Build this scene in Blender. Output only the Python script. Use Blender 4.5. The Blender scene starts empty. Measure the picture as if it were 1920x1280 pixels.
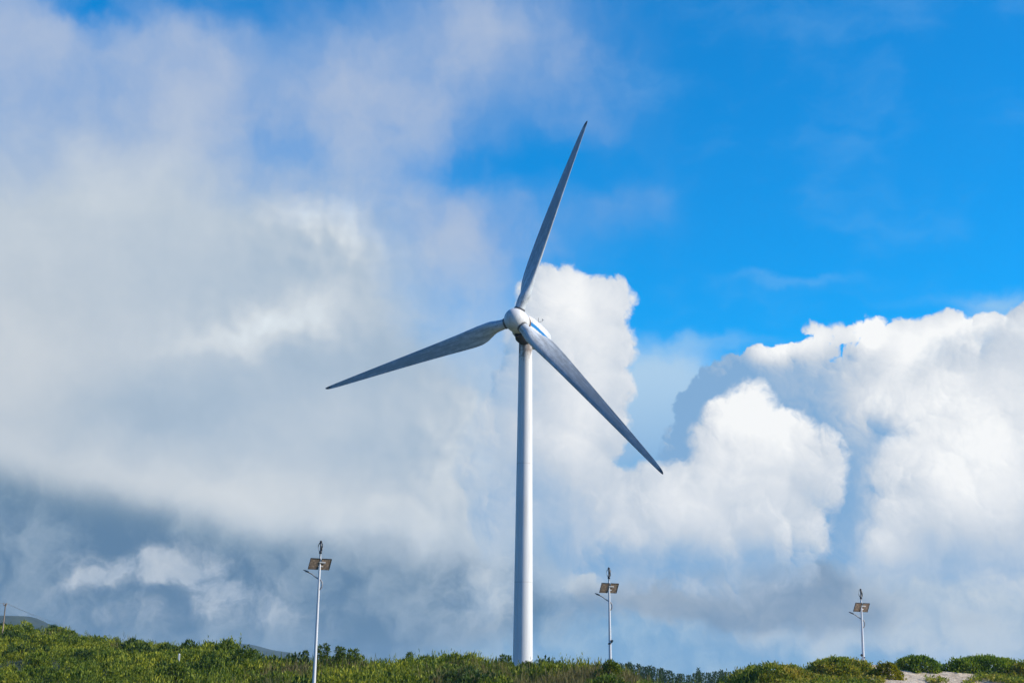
import bpy, bmesh, math, random
import numpy as np
from mathutils import Vector, Matrix

sc = bpy.context.scene
C = sc.collection
R = math.radians

# ------------------------------------------------------------------ camera
F_PX = 2480.0                     # focal length in pixels of a 1920 wide picture
PITCH, ROLL = R(14.6), 0.0114
CAM = np.array([0.0, 0.0, 1.7])
_fw = np.array([0, math.cos(PITCH), math.sin(PITCH)])
_up = np.array([0, -math.sin(PITCH), math.cos(PITCH)])
_rt = np.array([1.0, 0, 0])
c_rt = _rt * math.cos(ROLL) + _up * math.sin(ROLL)
c_up = -_rt * math.sin(ROLL) + _up * math.cos(ROLL)
cam = bpy.data.cameras.new("camera")
cam.sensor_width = 36.0
cam.lens = 36.0 * F_PX / 1920.0
cam.clip_start, cam.clip_end = 0.1, 30000
cam_o = bpy.data.objects.new("camera", cam)
cam_o.matrix_world = Matrix([[c_rt[i], c_up[i], -_fw[i], CAM[i]] for i in range(3)] + [[0, 0, 0, 1]])
C.objects.link(cam_o)
sc.camera = cam_o


def ray(px, py):
    d = _fw * F_PX + c_rt * (px - 960) + c_up * (640 - py)
    return d / d[1]


def at(px, py, Y):
    """point at depth Y seen in the direction of photograph pixel px, py"""
    return CAM + ray(px, py) * Y


# ------------------------------------------------------------------ light
SUN_EL, SUN_AZ = R(29), R(100)    # azimuth from +Y towards +X
sun_dir = Vector((math.sin(SUN_AZ) * math.cos(SUN_EL), math.cos(SUN_AZ) * math.cos(SUN_EL), math.sin(SUN_EL)))
sun = bpy.data.lights.new("sun", 'SUN')
sun.energy, sun.angle, sun.color = 5.0, R(0.5), (1.0, 0.93, 0.80)
sun_o = bpy.data.objects.new("sun", sun)
sun_o.rotation_euler = sun_dir.to_track_quat('Z', 'Y').to_euler()
sun_o.location = (60, -20, 60)
C.objects.link(sun_o)
sc.view_settings.view_transform = 'Standard'
sc.view_settings.look = 'None'
sc.view_settings.exposure = 0.0
sc.view_settings.gamma = 1.0
sc.view_settings.use_curve_mapping = False
sc.cycles.volume_bounces = 1
sc.cycles.use_denoising = True
sc.cycles.use_adaptive_sampling = True
sc.cycles.adaptive_threshold = 0.025
sc.cycles.diffuse_bounces = 3
sc.cycles.max_bounces = 5


# ------------------------------------------------------------------ node helpers
def lin(c):
    """sRGB 0-255 to linear"""
    return tuple(((v / 255) / 12.92 if v / 255 <= 0.04045 else ((v / 255 + 0.055) / 1.055) ** 2.4) for v in c)


class N:
    """a node socket one can do sums with"""
    nt = None

    def __init__(self, s): self.s = s

    @staticmethod
    def math(op, *a, clamp=False):
        n = N.nt.nodes.new('ShaderNodeMath')
        n.operation = op
        n.use_clamp = clamp
        for i, v in enumerate(a):
            if isinstance(v, N): N.nt.links.new(v.s, n.inputs[i])
            else: n.inputs[i].default_value = v
        return N(n.outputs[0])

    @staticmethod
    def vec(op, *a):
        n = N.nt.nodes.new('ShaderNodeVectorMath')
        n.operation = op
        k = 0
        for v in a:
            if op == 'SCALE' and k == 1: k = 3
            if isinstance(v, N): N.nt.links.new(v.s, n.inputs[k])
            else: n.inputs[k].default_value = v
            k += 1
        return N(n.outputs['Value' if op in ('DOT_PRODUCT', 'LENGTH') else 'Vector'])

    def __add__(s, o): return N.math('ADD', s, o)
    __radd__ = __add__
    def __sub__(s, o): return N.math('SUBTRACT', s, o)
    def __rsub__(s, o): return N.math('SUBTRACT', o, s)
    def __mul__(s, o): return N.math('MULTIPLY', s, o)
    __rmul__ = __mul__
    def max(s, o): return N.math('MAXIMUM', s, o)
    def min(s, o): return N.math('MINIMUM', s, o)

    def ramp(s, a, b):
        """smooth 0 to 1 as s goes from a to b"""
        n = N.nt.nodes.new('ShaderNodeMapRange')
        n.interpolation_type = 'SMOOTHSTEP'
        N.nt.links.new(s.s, n.inputs[0])
        if a <= b:
            n.inputs[1].default_value, n.inputs[2].default_value = a, b
        else:
            n.inputs[1].default_value, n.inputs[2].default_value = b, a
            n.inputs[3].default_value, n.inputs[4].default_value = 1, 0
        return N(n.outputs[0])


def comb(x, y, z=0.0):
    n = N.nt.nodes.new('ShaderNodeCombineXYZ')
    for i, v in enumerate((x, y, z)):
        if isinstance(v, N): N.nt.links.new(v.s, n.inputs[i])
        else: n.inputs[i].default_value = v
    return N(n.outputs[0])


def noise(p, scale, detail=3, rough=0.5, dim='2D', col=False, w=None, distort=0.0):
    n = N.nt.nodes.new('ShaderNodeTexNoise')
    n.noise_dimensions = dim
    if p is not None: N.nt.links.new(p.s, n.inputs['Vector'])
    n.inputs['Scale'].default_value = scale
    n.inputs['Detail'].default_value = detail
    n.inputs['Roughness'].default_value = rough
    n.inputs['Distortion'].default_value = distort
    return N(n.outputs[1 if col else 0])


def voro(p, scale, detail=0, rough=0.5, smooth=0.6, dim='2D'):
    n = N.nt.nodes.new('ShaderNodeTexVoronoi')
    n.voronoi_dimensions = dim
    n.feature = 'SMOOTH_F1'
    N.nt.links.new(p.s, n.inputs['Vector'])
    n.inputs['Scale'].default_value = scale
    n.inputs['Detail'].default_value = detail
    n.inputs['Roughness'].default_value = rough
    n.inputs['Smoothness'].default_value = smooth
    return N(n.outputs['Distance'])


def mix(f, a, b):
    n = N.nt.nodes.new('ShaderNodeMix')
    n.data_type = 'RGBA'
    for sk, v in ((n.inputs[0], f), (n.inputs[6], a), (n.inputs[7], b)):
        if isinstance(v, N): N.nt.links.new(v.s, sk)
        elif isinstance(v, tuple): sk.default_value = (*v, 1) if len(v) == 3 else v
        else: sk.default_value = v
    return N(n.outputs[2])


def cramp(f, stops):
    n = N.nt.nodes.new('ShaderNodeValToRGB')
    e = n.color_ramp.elements
    while len(e) < len(stops): e.new(0.5)
    for k, (p, c) in enumerate(stops):
        e[k].position = p
        e[k].color = (*c, 1)
    N.nt.links.new(f.s, n.inputs[0])
    return N(n.outputs[0])


# ------------------------------------------------------------------ sky: Nishita air with procedural clouds by compass bearing and height
SKY_STRENGTH = 0.1
world = bpy.data.worlds.new("World")
sc.world = world
world.use_nodes = True
world.cycles.sampling_method = 'MANUAL'
world.cycles.sample_map_resolution = 256
nt = N.nt = world.node_tree
nt.nodes.clear()
tc = nt.nodes.new('ShaderNodeTexCoord')
sep = nt.nodes.new('ShaderNodeSeparateXYZ')
nt.links.new(tc.outputs['Generated'], sep.inputs[0])
dx, dy, dz = (N(o) for o in sep.outputs)
KA = F_PX / 100.0
az = N.math('ARCTAN2', dx, dy) * KA
el = N.math('ARCSINE', dz) * KA
P = comb(az, el)


def ae(px, py):
    d = ray(px, py)
    d = d / np.linalg.norm(d)
    return math.atan2(d[0], d[1]) * KA, math.asin(d[2]) * KA


def sk(c):
    """linear sky radiance before the strength, for a wanted sRGB colour"""
    return tuple(v / SKY_STRENGTH for v in lin(c))


def dist2(p, b):
    """squared distance to an ellipse x, y, rx, ry[, turn] given in hundredths of its radii"""
    x, y, rx, ry = b[:4]
    cx, cy = ae(x, y)
    v = N.vec('SUBTRACT', p, (cx, cy, 0))
    t = R(b[4]) if len(b) > 4 else 0.0
    if t:
        n = nt.nodes.new('ShaderNodeVectorRotate')
        n.rotation_type = 'Z_AXIS'
        nt.links.new(v.s, n.inputs['Vector'])
        n.inputs['Angle'].default_value = t
        v = N(n.outputs[0])
    v = N.vec('MULTIPLY', v, (100 / rx, 100 / ry, 0))
    return N.vec('DOT_PRODUCT', v, v)


def gauss(p, blobs):
    """sum of soft blobs (x, y, rx, ry, weight[, turn])"""
    tot = None
    for b in blobs:
        g = N.math('EXPONENT', dist2(p, b[:4] + tuple(b[5:])) * -1.0) * b[4]
        tot = g if tot is None else tot + g
    return tot


def lumps(p, bl, k=0.12):
    """height of a heap of rounded lumps (x, y, r): positive inside, 0 at the outline"""
    tot = None
    for b in bl:
        r = b[2]
        g = (1.0 - dist2(p, (b[0], b[1], r, b[3] if len(b) > 3 else r))) * (r / 100 * 0.5)
        tot = g if tot is None else N.math('SMOOTH_MAX', tot, g, k)
    return tot


wn = noise(P, 0.9, 4, 0.55, col=True)
w_fine = N.vec('SCALE', N.vec('SUBTRACT', wn, (0.5, 0.5, 0.5)), 0.75)
wb = noise(P, 0.28, 3, 0.5, col=True)
w_big = N.vec('SCALE', N.vec('SUBTRACT', wb, (0.5, 0.5, 0.5)), 3.0)
Pw = N.vec('ADD', P, w_fine)                     # a little warped
Pb = N.vec('ADD', N.vec('ADD', P, w_big), w_fine)   # strongly warped, for soft cloud
n1 = noise(Pw, 0.35, 5, 0.55)
n2 = noise(Pw, 0.9, 6, 0.6)
Pst = N.vec('MULTIPLY', Pw, (0.5, 1.3, 1))
n3 = noise(Pst, 0.8, 5, 0.6)                     # streaks lying flat

w_tiny = N.vec('SCALE', N.vec('SUBTRACT', noise(P, 3.2, 4, 0.6, col=True), (0.5, 0.5, 0.5)), 0.22)
n_f = noise(Pw, 3.4, 4, 0.6)

# --- clear air
sky = nt.nodes.new('ShaderNodeTexSky')
sky.sky_type = 'NISHITA'
sky.sun_disc = False
sky.sun_elevation, sky.sun_rotation = SUN_EL, SUN_AZ
sky.dust_density = 0.0
sky.air_density = 1.0
sky.ozone_density = 2.5
hs = nt.nodes.new('ShaderNodeHueSaturation')
hs.inputs['Saturation'].default_value = 1.62
hs.inputs['Value'].default_value = 1.0
nt.links.new(sky.outputs[0], hs.inputs['Color'])
# clear air ahead, tinted; unseen sky elsewhere tinted deep blue to colour the shaded sides
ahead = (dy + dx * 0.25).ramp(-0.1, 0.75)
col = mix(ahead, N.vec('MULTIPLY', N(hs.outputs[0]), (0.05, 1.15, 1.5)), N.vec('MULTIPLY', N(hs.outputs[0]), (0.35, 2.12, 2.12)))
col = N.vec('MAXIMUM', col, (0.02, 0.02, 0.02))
def lobes(p, scale):
    """rounded cauliflower heads: height of each above its rim, and how far it turns to the sun"""
    n = N.nt.nodes.new('ShaderNodeTexVoronoi')
    n.voronoi_dimensions = '2D'
    n.feature = 'SMOOTH_F1'
    n.inputs['Smoothness'].default_value = 0.34
    N.nt.links.new(p.s, n.inputs['Vector'])
    n.inputs['Scale'].default_value = scale
    off = N.vec('SCALE', N.vec('SUBTRACT', p, N(n.outputs['Position'])), scale)
    d = N(n.outputs['Distance'])
    return N.math('SQRT', (0.72 - d * d).max(0.0)) - 0.62, N.vec('DOT_PRODUCT', off, (0.86, 0.51, 0)) - d * d * 0.35



def relief(hfun, d=0.22, k=1.0):
    """how much a heap of cloud faces the sun: its height here less its height a step towards the sun"""
    h0 = hfun(P)
    h1 = hfun(N.vec('ADD', P, (d * 0.88, d * 0.47, 0)))
    return h0, (h0 - h1) * (k / d)


def over(colour, a):
    global col
    col = mix(a, col, colour)


# --- 1 thin high veil, lavender, upper left to the middle of the sky
veil_bias = gauss(Pw, [(150, 300, 480, 260, 0.9), (700, 140, 260, 130, 0.62), (1000, 130, 200, 110, 0.34),
                       (330, 130, 170, 80, 0.5), (850, 440, 170, 110, 0.55), (650, 300, 160, 90, 0.2), (0, 60, 120, 200, .6),
                       (930, 20, 160, 60, 0.4), (1150, 400, 110, 60, 0.28), (1110, 240, 70, 35, 0.25), (1230, 370, 40, 25, 0.2),
                       (560, 280, 120, 40, -0.30), (840, 320, 120, 40, -0.36), (150, 10, 110, 30, -0.55), (1010, 300, 70, 40, -.2), (730, 240, 60, 30, -.15), (400, 10, 120, 30, -.25)])
veil = (veil_bias + 0.16 + (n1 - 0.5) * 0.62 + (n2 - 0.5) * 0.16 + (n3 - 0.5) * 0.10).ramp(0.02, 1.1) * (1.0 - az.ramp(1.6, 4.2) * 0.92)
over(mix(n1.ramp(0.3, 0.7), sk((140, 172, 216)), sk((172, 189, 217))), veil * 0.95)
# streaks low in the clear part
st = gauss(Pst_ := Pw, [(1500, 522, 260, 16, 0.3, 4), (1330, 640, 150, 22, 0.7), (1700, 560, 260, 20, .25, 6), (1235, 740, 95, 75, 1.5), (1200, 830, 70, 60, .9),
                        (1240, 800, 100, 70, .7), (1880, 580, 80, 40, .7)])
over(sk((160, 203, 236)), (st * (n3 + 0.35)).ramp(0.1, 1.0) * 0.95)
gap = gauss(Pw, [(1235, 735, 85, 70, 1.1), (1205, 815, 85, 55, 1.0), (1290, 690, 70, 35, .5), (1130, 850, 60, 40, .5)])
over(sk((176, 208, 235)), (gap + (n2 - .5) * .4).ramp(0.05, 1.0) * 0.92)
over(sk((150, 198, 236)), (n3 * 0.7 + n1 * 0.5).ramp(0.55, 0.95) * az.ramp(0.5, 3.0) * 0.16)
# paler air towards the horizon
over(sk((92, 156, 212)), el.ramp(6.0, 2.6) * 0.97)
over(mix(n2.ramp(.35, .65), sk((124, 168, 207)), sk((160, 191, 216))), el.ramp(3.6, 0.6) * 0.9)

# --- 2 the grey sheet of stratus filling the left
S_bias = gauss(Pw, [(0, 650, 420, 330, 1.3), (350, 620, 380, 260, 1.2), (600, 470, 150, 110, 0.6), (640, 760, 330, 210, 1.0),
                    (840, 900, 300, 130, 0.9), (1010, 960, 230, 110, 0.5), (400, 860, 450, 110, 0.7), (60, 830, 160, 110, .5), (980, 700, 60, 140, .25)])
el_base = el + az * 0.185                       # the sheet's lower edge falls to the right
under = (el_base + (n1 - 0.5) * 0.55 + (n2 - .5) * .12).ramp(0.65, 2.45)
S_a = (S_bias + 0.06 + (n1 - 0.5) * 0.7 + (n2 - 0.5) * 0.16).ramp(0.05, 1.25) * (1.0 - az.ramp(0.8, 3.4))
tone = gauss(Pw, [(610, 400, 75, 40, 0.5), (670, 440, 50, 60, .25), (520, 600, 90, 35, 0.55, -20), (430, 645, 80, 25, 0.5, -10), (600, 560, 60, 35, .35),
                  (330, 770, 150, 60, -0.45), (640, 690, 220, 60, -0.38), (690, 830, 160, 50, -.15), (250, 480, 170, 70, -0.12), (100, 680, 160, 100, 0.15),
                  (350, 910, 360, 50, 0.26, 6), (800, 960, 250, 50, 0.18), (900, 850, 60, 70, .3), (870, 800, 40, 40, .2),
                  (560, 500, 120, 50, -.1), (760, 600, 130, 50, .0), (30, 300, 200, 160, .12)])
tone = tone + (n1 - 0.5) * 0.62 + (n2 - 0.5) * 0.2 + (n3 - 0.5) * 0.14 + 0.06
qs = N.vec('ADD', P, N.vec('SCALE', w_fine, 0.6))
rel_s = voro(N.vec('ADD', qs, (0.16, 0.10, 0)), 1.0, 2.5, 0.5, 0.9) - voro(qs, 1.0, 2.5, 0.5, 0.9)
puffy = gauss(Pw, [(620, 430, 130, 70, 1.0), (520, 610, 140, 60, 0.8), (880, 820, 130, 110, 0.9), (760, 520, 120, 120, .3), (800, 960, 150, 60, .4)])
tone = tone + rel_s * 1.0 * (puffy + 0.05)
s_col = cramp(N.math('ADD', tone * 0.55, 0.5), [(0.05, sk((146, 171, 196))), (0.36, sk((171, 190, 209))), (0.55, sk((190, 203, 216))), (0.72, sk((208, 217, 225))), (0.95, sk((226, 235, 241)))])
warm = gauss(P, [(0, 700, 260, 260, 0.65), (380, 930, 420, 60, .45)])
s_col = mix(N.math('MINIMUM', warm, 0.75), s_col, N.vec('MULTIPLY', s_col, (1.06, 1.005, 0.955)))
# the dusk under the sheet
low = (1.0 - az.ramp(-3.5, 1.0)) * el.ramp(5.0, 4.2) * el.ramp(-0.8, 0.5) * 0.8 + gauss(Pw, [(150, 1010, 430, 70, 1.0), (500, 1110, 420, 70, 0.85), (800, 1120, 270, 80, 0.9), (620, 1090, 110, 50, .4), (60, 1100, 200, 90, 0.5), (300, 1170, 300, 30, .4)])
over(mix((n1 + n2 - .5).ramp(0.3, 0.75), sk((90, 121, 152)), sk((136, 157, 178))), (low + (n1 - .5) * .3).ramp(0.1, 0.9) * el.ramp(5.0, 4.0) * 0.92)
wc = gauss(Pw, [(290, 1052, 140, 34, 0.9, -4), (370, 1088, 100, 32, 0.8, 8), (180, 1085, 70, 14, 0.8, -25), (480, 1110, 80, 30, 0.45), (420, 1150, 240, 30, 0.4), (170, 1140, 170, 40, .25)])
over(mix(n2.ramp(.3, .7), sk((168, 185, 204)), sk((204, 212, 221))), (wc * (1.0 + (n2 - 0.5) * 2.2 + (n3 - .5) * 1.6) + (n2 - 0.5) * 0.25).ramp(0.12, 1.1) * el.ramp(3.3, 2.6) * az.ramp(0.5, -1.5) * 0.85 * 0.95)
E_edge = under.ramp(0.0, 1.0)
s_col = mix(under.ramp(0.25, 1.0), sk((122, 148, 168)), s_col)
over(s_col, S_a * E_edge)


def cumulus(heap, kb, relief_k, edge, light_bias, stops, crisp=1.0, k=0.10, off=0.0):
    """a heap of cumulus: outline from its lumps and heads, tone from the way they face the sun and the light that reaches them"""
    wob_ = N.vec('SCALE', w_fine, 0.42)
    q = N.vec('ADD', P, wob_)
    L0 = lumps(q, heap, k)
    L1 = lumps(N.vec('ADD', q, (0.18, 0.11, 0)), heap, k)
    qo = N.vec('ADD', N.vec('ADD', N.vec('ADD', P, N.vec('SCALE', w_fine, 0.70)), w_tiny), (off, off * 1.7, 0))
    a1, t1 = lobes(qo, 0.95)
    a2, t2 = lobes(N.vec('ADD', qo, (5.1, 2.3, 0)), 2.3)
    a3, t3 = lobes(N.vec('ADD', qo, (1.7, 8.3, 0)), 5.4)
    a4, t4 = lobes(N.vec('ADD', qo, (6.7, 3.1, 0)), 11.0)
    soft = (n2 * 0.6 + n1 * 0.4).ramp(0.42, 0.62) * 0.85 + 0.15
    h0 = L0 + (n_f - 0.5) * 0.24 + a1 * (0.30 * kb) + a2 * (0.15 * kb) + a3 * (0.07 * kb) + a4 * (0.03 * kb)
    rim = h0.ramp(0.45, 0.0) * 0.6 + 0.4              # heads show best near the outline
    r = (L0 - L1) * 1.6 * relief_k + (t1 * 0.27 + (t2 * 0.27 + t3 * 0.17 + t4 * 0.09) * rim) * soft * crisp
    tone_ = r + light_bias + (n2 - 0.5) * 0.26 + (n1 - 0.5) * 0.2 + (n_f - 0.5) * 0.16 - 0.08
    return h0, h0.ramp(0.0, edge), cramp(tone_, stops)


WHITE = [(0.0, sk((130, 172, 213))), (0.22, sk((160, 187, 216))), (0.5, sk((202, 212, 224))), (0.75, sk((230, 234, 239))), (1.0, sk((251, 252, 252)))]

# --- 3 far heap on the right, its left flank in blue shade
heap = [(1330, 800, 62), (1296, 825, 48), (1312, 775, 50), (1348, 730, 55), (1388, 694, 50), (1515, 710, 60), (1600, 720, 70), (1300, 860, 60), (1370, 740, 75), (1420, 690, 55), (1470, 690, 60), (1525, 668, 62), (1485, 668, 52), (1570, 690, 48), (1592, 672, 56), (1574, 662, 50), (1602, 655, 40), (1450, 790, 130),
        (1630, 636, 46), (1690, 655, 58), (1750, 650, 52), (1790, 650, 62), (1850, 640, 56), (1905, 660, 60), (1600, 860, 200), (1780, 860, 240), (1960, 760, 180),
        (1990, 660, 90), (2080, 720, 120), (2120, 900, 250)]
lb = gauss(P, [(1500, 640, 110, 34, 0.75, -12), (1440, 655, 40, 22, .35), (1631, 622, 32, 32, 0.75), (1780, 640, 190, 60, 0.8), (1900, 800, 150, 170, 0.75), (1650, 750, 70, 50, 0.45),
               (1740, 700, 120, 80, .35), (1680, 1010, 90, 70, .4),
               (1318, 775, 50, 100, -0.30), (1390, 690, 45, 50, -.2), (1560, 740, 110, 60, 0.04), (1590, 900, 70, 170, 0.0), (1640, 700, 90, 45, -.08)]) + 0.10
h3, a3, c3 = cumulus(heap, 0.9, 0.7, 0.09, lb, WHITE, 1.0, 0.1, 0.0)
over(c3, a3)
# --- 4 the bright mass low on the right
heap = [(1650, 752, 44), (1738, 800, 72), (1800, 740, 110), (1880, 720, 120), (1700, 900, 80), (1790, 930, 170), (1900, 950, 200), (1650, 1010, 55), (1720, 1060, 120), (1870, 1130, 170), (2020, 900, 200), (1600, 1120, 90)]
lb = gauss(P, [(1650, 760, 90, 60, 0.5), (1850, 760, 160, 120, 0.45), (1760, 900, 140, 110, 0.35), (1650, 1010, 55, 60, 0.35), (1870, 950, 100, 120, .3), (1760, 1120, 260, 60, -0.12), (1850, 1030, 120, 60, -.1)]) + 0.38
h4, a4, c4 = cumulus(heap, 1.0, 0.5, 0.40, lb, WHITE, 0.9, 0.1, 11.0)
over(c4, a4)
# --- 5 the grey bases along the bottom
pale = gauss(Pw, [(1250, 1100, 200, 60, 1.0), (1700, 1150, 240, 60, 1.3), (1040, 1060, 130, 60, 0.8), (900, 1130, 70, 50, .5), (1450, 1200, 200, 30, .4), (1880, 1190, 130, 50, .8)])
over(mix(n2.ramp(.35, .65), sk((172, 192, 212)), sk((202, 212, 221))), (pale + (n2 - 0.5) * 0.9 + (n1 - .5) * .5).ramp(0.05, 1.0) * el.ramp(3.4, 2.5) * 0.95)
base = gauss(Pw, [(1330, 1125, 170, 50, 1.3), (1480, 1110, 140, 55, 1.1), (1600, 1150, 110, 45, 0.5), (1830, 1170, 90, 30, .3), (1090, 1140, 70, 50, .5)])
over(mix((n1 * 0.5 + n2 * 0.5).ramp(0.35, 0.65), sk((122, 148, 177)), sk((156, 172, 190))), (base + (n2 - 0.5) * 0.5).ramp(0.15, 0.9) * el.ramp(3.4, 2.5) * 0.95)
# --- 6 the puff in front, right of the lowest blade
heap = [(1405, 752, 46), (1430, 765, 40), (1375, 800, 66), (1340, 850, 66), (1440, 850, 100), (1540, 850, 46), (1500, 900, 88), (1430, 960, 130), (1290, 900, 60), (1240, 960, 110), (1325, 915, 80), (1340, 1010, 120),
        (1500, 1000, 60), (1580, 845, 18), (1120, 970, 120), (1190, 1010, 110), (1440, 1060, 90)]
lb = gauss(P, [(1405, 760, 90, 60, 0.5), (1440, 830, 140, 80, 0.38), (1330, 930, 110, 90, 0.28), (1450, 990, 120, 60, 0.12), (1190, 960, 120, 60, 0.15), (1270, 1060, 260, 40, -0.25), (1490, 1050, 90, 40, -.1)]) + 0.45
h6, a6, c6 = cumulus(heap, 0.95, 0.65, 0.22, lb, WHITE, 0.9, 0.1, 23.0)
over(c6, N.math('MULTIPLY', a6, (el + (n2 - .5) * 1.2 + (n1 - .5)).ramp(1.3, 2.5)))
# --- 7 the tower of cumulus behind the turbine
heap = [(1040, 556, 72), (1075, 580, 66), (1130, 576, 64), (1100, 590, 60), (1075, 650, 110), (1135, 655, 62), (1000, 640, 70), (1120, 730, 75), (1128, 800, 60), (1040, 740, 130), (1118, 720, 68), (1000, 860, 150), (1080, 850, 72), (1090, 780, 70), (1000, 960, 130), (1085, 940, 70)]
lb = gauss(P, [(1070, 560, 120, 60, 0.5), (1100, 690, 90, 100, 0.36), (1090, 830, 70, 80, 0.22), (1010, 800, 90, 60, .12), (960, 960, 150, 60, -.1), (950, 700, 60, 120, .05)]) + 0.45
h7, a7, c7 = cumulus(heap, 0.8, 0.6, 0.16, lb, WHITE, 0.9, 0.1, 37.0)
over(c7, N.math('MULTIPLY', a7, (az + (n2 - .5) * 1.6 + (n1 - .5) * 1.6).ramp(-1.5, 0.35)) * (el + (n2 - .5) * 1.2 + (n1 - .5)).ramp(2.0, 3.4))
bg = nt.nodes.new('ShaderNodeBackground')
bg.inputs[1].default_value = SKY_STRENGTH
out = nt.nodes.new('ShaderNodeOutputWorld')
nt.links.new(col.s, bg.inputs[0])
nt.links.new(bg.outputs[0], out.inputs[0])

# ------------------------------------------------------------------ materials
rng = np.random.default_rng(11)
random.seed(5)


def material(name):
    m = bpy.data.materials.new(name)
    m.use_nodes = True
    N.nt = m.node_tree
    return m, m.node_tree.nodes['Principled BSDF']


def put(sock, v):
    if isinstance(v, N): N.nt.links.new(v.s, sock)
    elif isinstance(v, tuple): sock.default_value = (*v, 1)
    else: sock.default_value = v


def coords(kind='Object'):
    n = N.nt.nodes.new('ShaderNodeTexCoord')
    return N(n.outputs[kind])


def world_pos():
    n = N.nt.nodes.new('ShaderNodeNewGeometry')
    return N(n.outputs['Position'])


def island():
    n = N.nt.nodes.new('ShaderNodeNewGeometry')
    return N(n.outputs['Random Per Island'])


def bump(p, h, strength, dist):
    n = N.nt.nodes.new('ShaderNodeBump')
    n.inputs['Strength'].default_value = strength
    n.inputs['Distance'].default_value = dist
    N.nt.links.new(h.s, n.inputs['Height'])
    N.nt.links.new(n.outputs[0], p.inputs['Normal'])


def sepxyz(p):
    n = N.nt.nodes.new('ShaderNodeSeparateXYZ')
    N.nt.links.new(p.s, n.inputs[0])
    return [N(o) for o in n.outputs]


def paint(name, base, dirt, rough=0.45, metal=0.0, amount=0.3, scale=1.5, stretch=(1, 1, 0.2)):
    m, p = material(name)
    c = coords()
    q = N.vec('MULTIPLY', c, stretch)
    d = noise(q, scale, 5, 0.65, '3D')
    f = noise(c, scale * 6, 4, 0.6, '3D')
    a = (d * 0.7 + f * 0.3).ramp(0.45, 0.72) * amount
    put(p.inputs['Base Color'], mix(a, base, dirt))
    put(p.inputs['Roughness'], a * 0.4 + rough)
    p.inputs['Metallic'].default_value = metal
    return m


# tower: white paint, rust streaks under the nacelle, faint section joints
mt_tower, p = material('tower_paint')
c = coords()
x, y, z = sepxyz(c)
streak = noise(N.vec('MULTIPLY', c, (2.2, 2.2, 0.10)), 1.6, 5, 0.62, '3D')
blot = noise(N.vec('MULTIPLY', c, (1.2, 1.2, 0.55)), 2.4, 5, 0.7, '3D')
top = z.ramp(37.0, 42.5)
rust = ((blot * 0.6 + streak * 0.4) + top * 0.24).ramp(0.57, 0.72) * z.ramp(33.0, 41.0)
speck = noise(c, 5.0, 2, 0.5, '3D').ramp(0.70, 0.74) * z.ramp(22.0, 40.0) * 0.6
seam = N.math('PINGPONG', z + 3.1, 7.25)  .ramp(0.09, 0.03) * 0.30
grime = streak.ramp(0.42, 0.75) * 0.32 + top * 0.16 + seam
put(p.inputs['Base Color'], mix(N.math('MINIMUM', rust * 0.75 + speck, 0.85), mix(grime, (0.80, 0.80, 0.78), (0.45, 0.42, 0.36)), (0.16, 0.085, 0.045)))
put(p.inputs['Roughness'], grime + 0.42)

mt_white = paint('hub_paint', (0.80, 0.79, 0.77), (0.36, 0.33, 0.28), 0.4, 0, 0.8, 1.7, (1, 1, 0.35))
mt_dark = paint('dark_housing', (0.035, 0.032, 0.03), (0.10, 0.055, 0.03), 0.6, 0, 0.8, 2.0)
mt_rust = paint('rusty_collar', (0.20, 0.11, 0.06), (0.05, 0.03, 0.02), 0.8, 0, 0.9, 1.6, (1, 1, 1))
mt_blue = paint('blue_stripe', (0.004, 0.19, 0.48), (0.05, 0.12, 0.25), 0.45, 0, 0.3, 1.5)
mt_mast = paint('mast_grey', (0.16, 0.16, 0.16), (0.08, 0.07, 0.06), 0.5, 0.3)

# blades: grey-white gelcoat with soot, worn leading edge
mt_blade, p = material('blade_gelcoat')
c = coords()
x, y, z = sepxyz(c)                       # z runs from root to tip
long_ = noise(N.vec('MULTIPLY', c, (2.6, 2.6, 0.16)), 1.3, 6, 0.68, '3D')
patch = noise(N.vec('MULTIPLY', c, (1.4, 1.4, 0.5)), 1.5, 6, 0.7, '3D')
fleck = noise(c, 9.0, 3, 0.6, '3D')
soot = (long_ * 0.45 + patch * 0.55 + (fleck - 0.5) * 0.25 + z.ramp(2.5, 14.0) * 0.10).ramp(0.40, 0.66)
base_ = mix(soot * 0.72, (0.72, 0.76, 0.78), (0.22, 0.23, 0.23))
tip = z.ramp(27.2, 28.1)
put(p.inputs['Base Color'], mix(tip * 0.8, mix(z.ramp(1.5, 9.0) * 0.32, base_, (0.38, 0.43, 0.46)), (0.06, 0.06, 0.06)))
put(p.inputs['Roughness'], soot * 0.3 + 0.38)

mt_pole = paint('galvanised_white_pole', (0.78, 0.78, 0.78), (0.45, 0.45, 0.45), 0.4, 0.0, 0.35, 1.5)
mt_arm = paint('grey_arm', (0.30, 0.31, 0.33), (0.16, 0.15, 0.15), 0.45, 0.2, 0.4, 3)
mt_frame = paint('panel_frame', (0.07, 0.065, 0.06), (0.16, 0.12, 0.09), 0.5, 0.3, 0.5, 4)
mt_turb = paint('black_blades', (0.03, 0.03, 0.035), (0.08, 0.07, 0.06), 0.4, 0.0, 0.4, 4)
mt_pale = paint('pale_vane', (0.72, 0.72, 0.70), (0.3, 0.3, 0.28), 0.4, 0.0, 0.4, 4)
mt_back, p = material('panel_back')
c = coords()
x, y, z = sepxyz(c)
cell = voro(N.vec('MULTIPLY', c, (7, 7, 7)), 1.0, 0, 0.5, 0.1, '3D').ramp(0.2, 0.75)
put(p.inputs['Base Color'], mix(noise(c, 7, 4, 0.7, '3D').ramp(0.35, 0.65) * 0.8, mix(cell, (0.40, 0.29, 0.20), (0.22, 0.155, 0.10)), (0.14, 0.10, 0.07)))
p.inputs['Roughness'].default_value = 0.55
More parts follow.
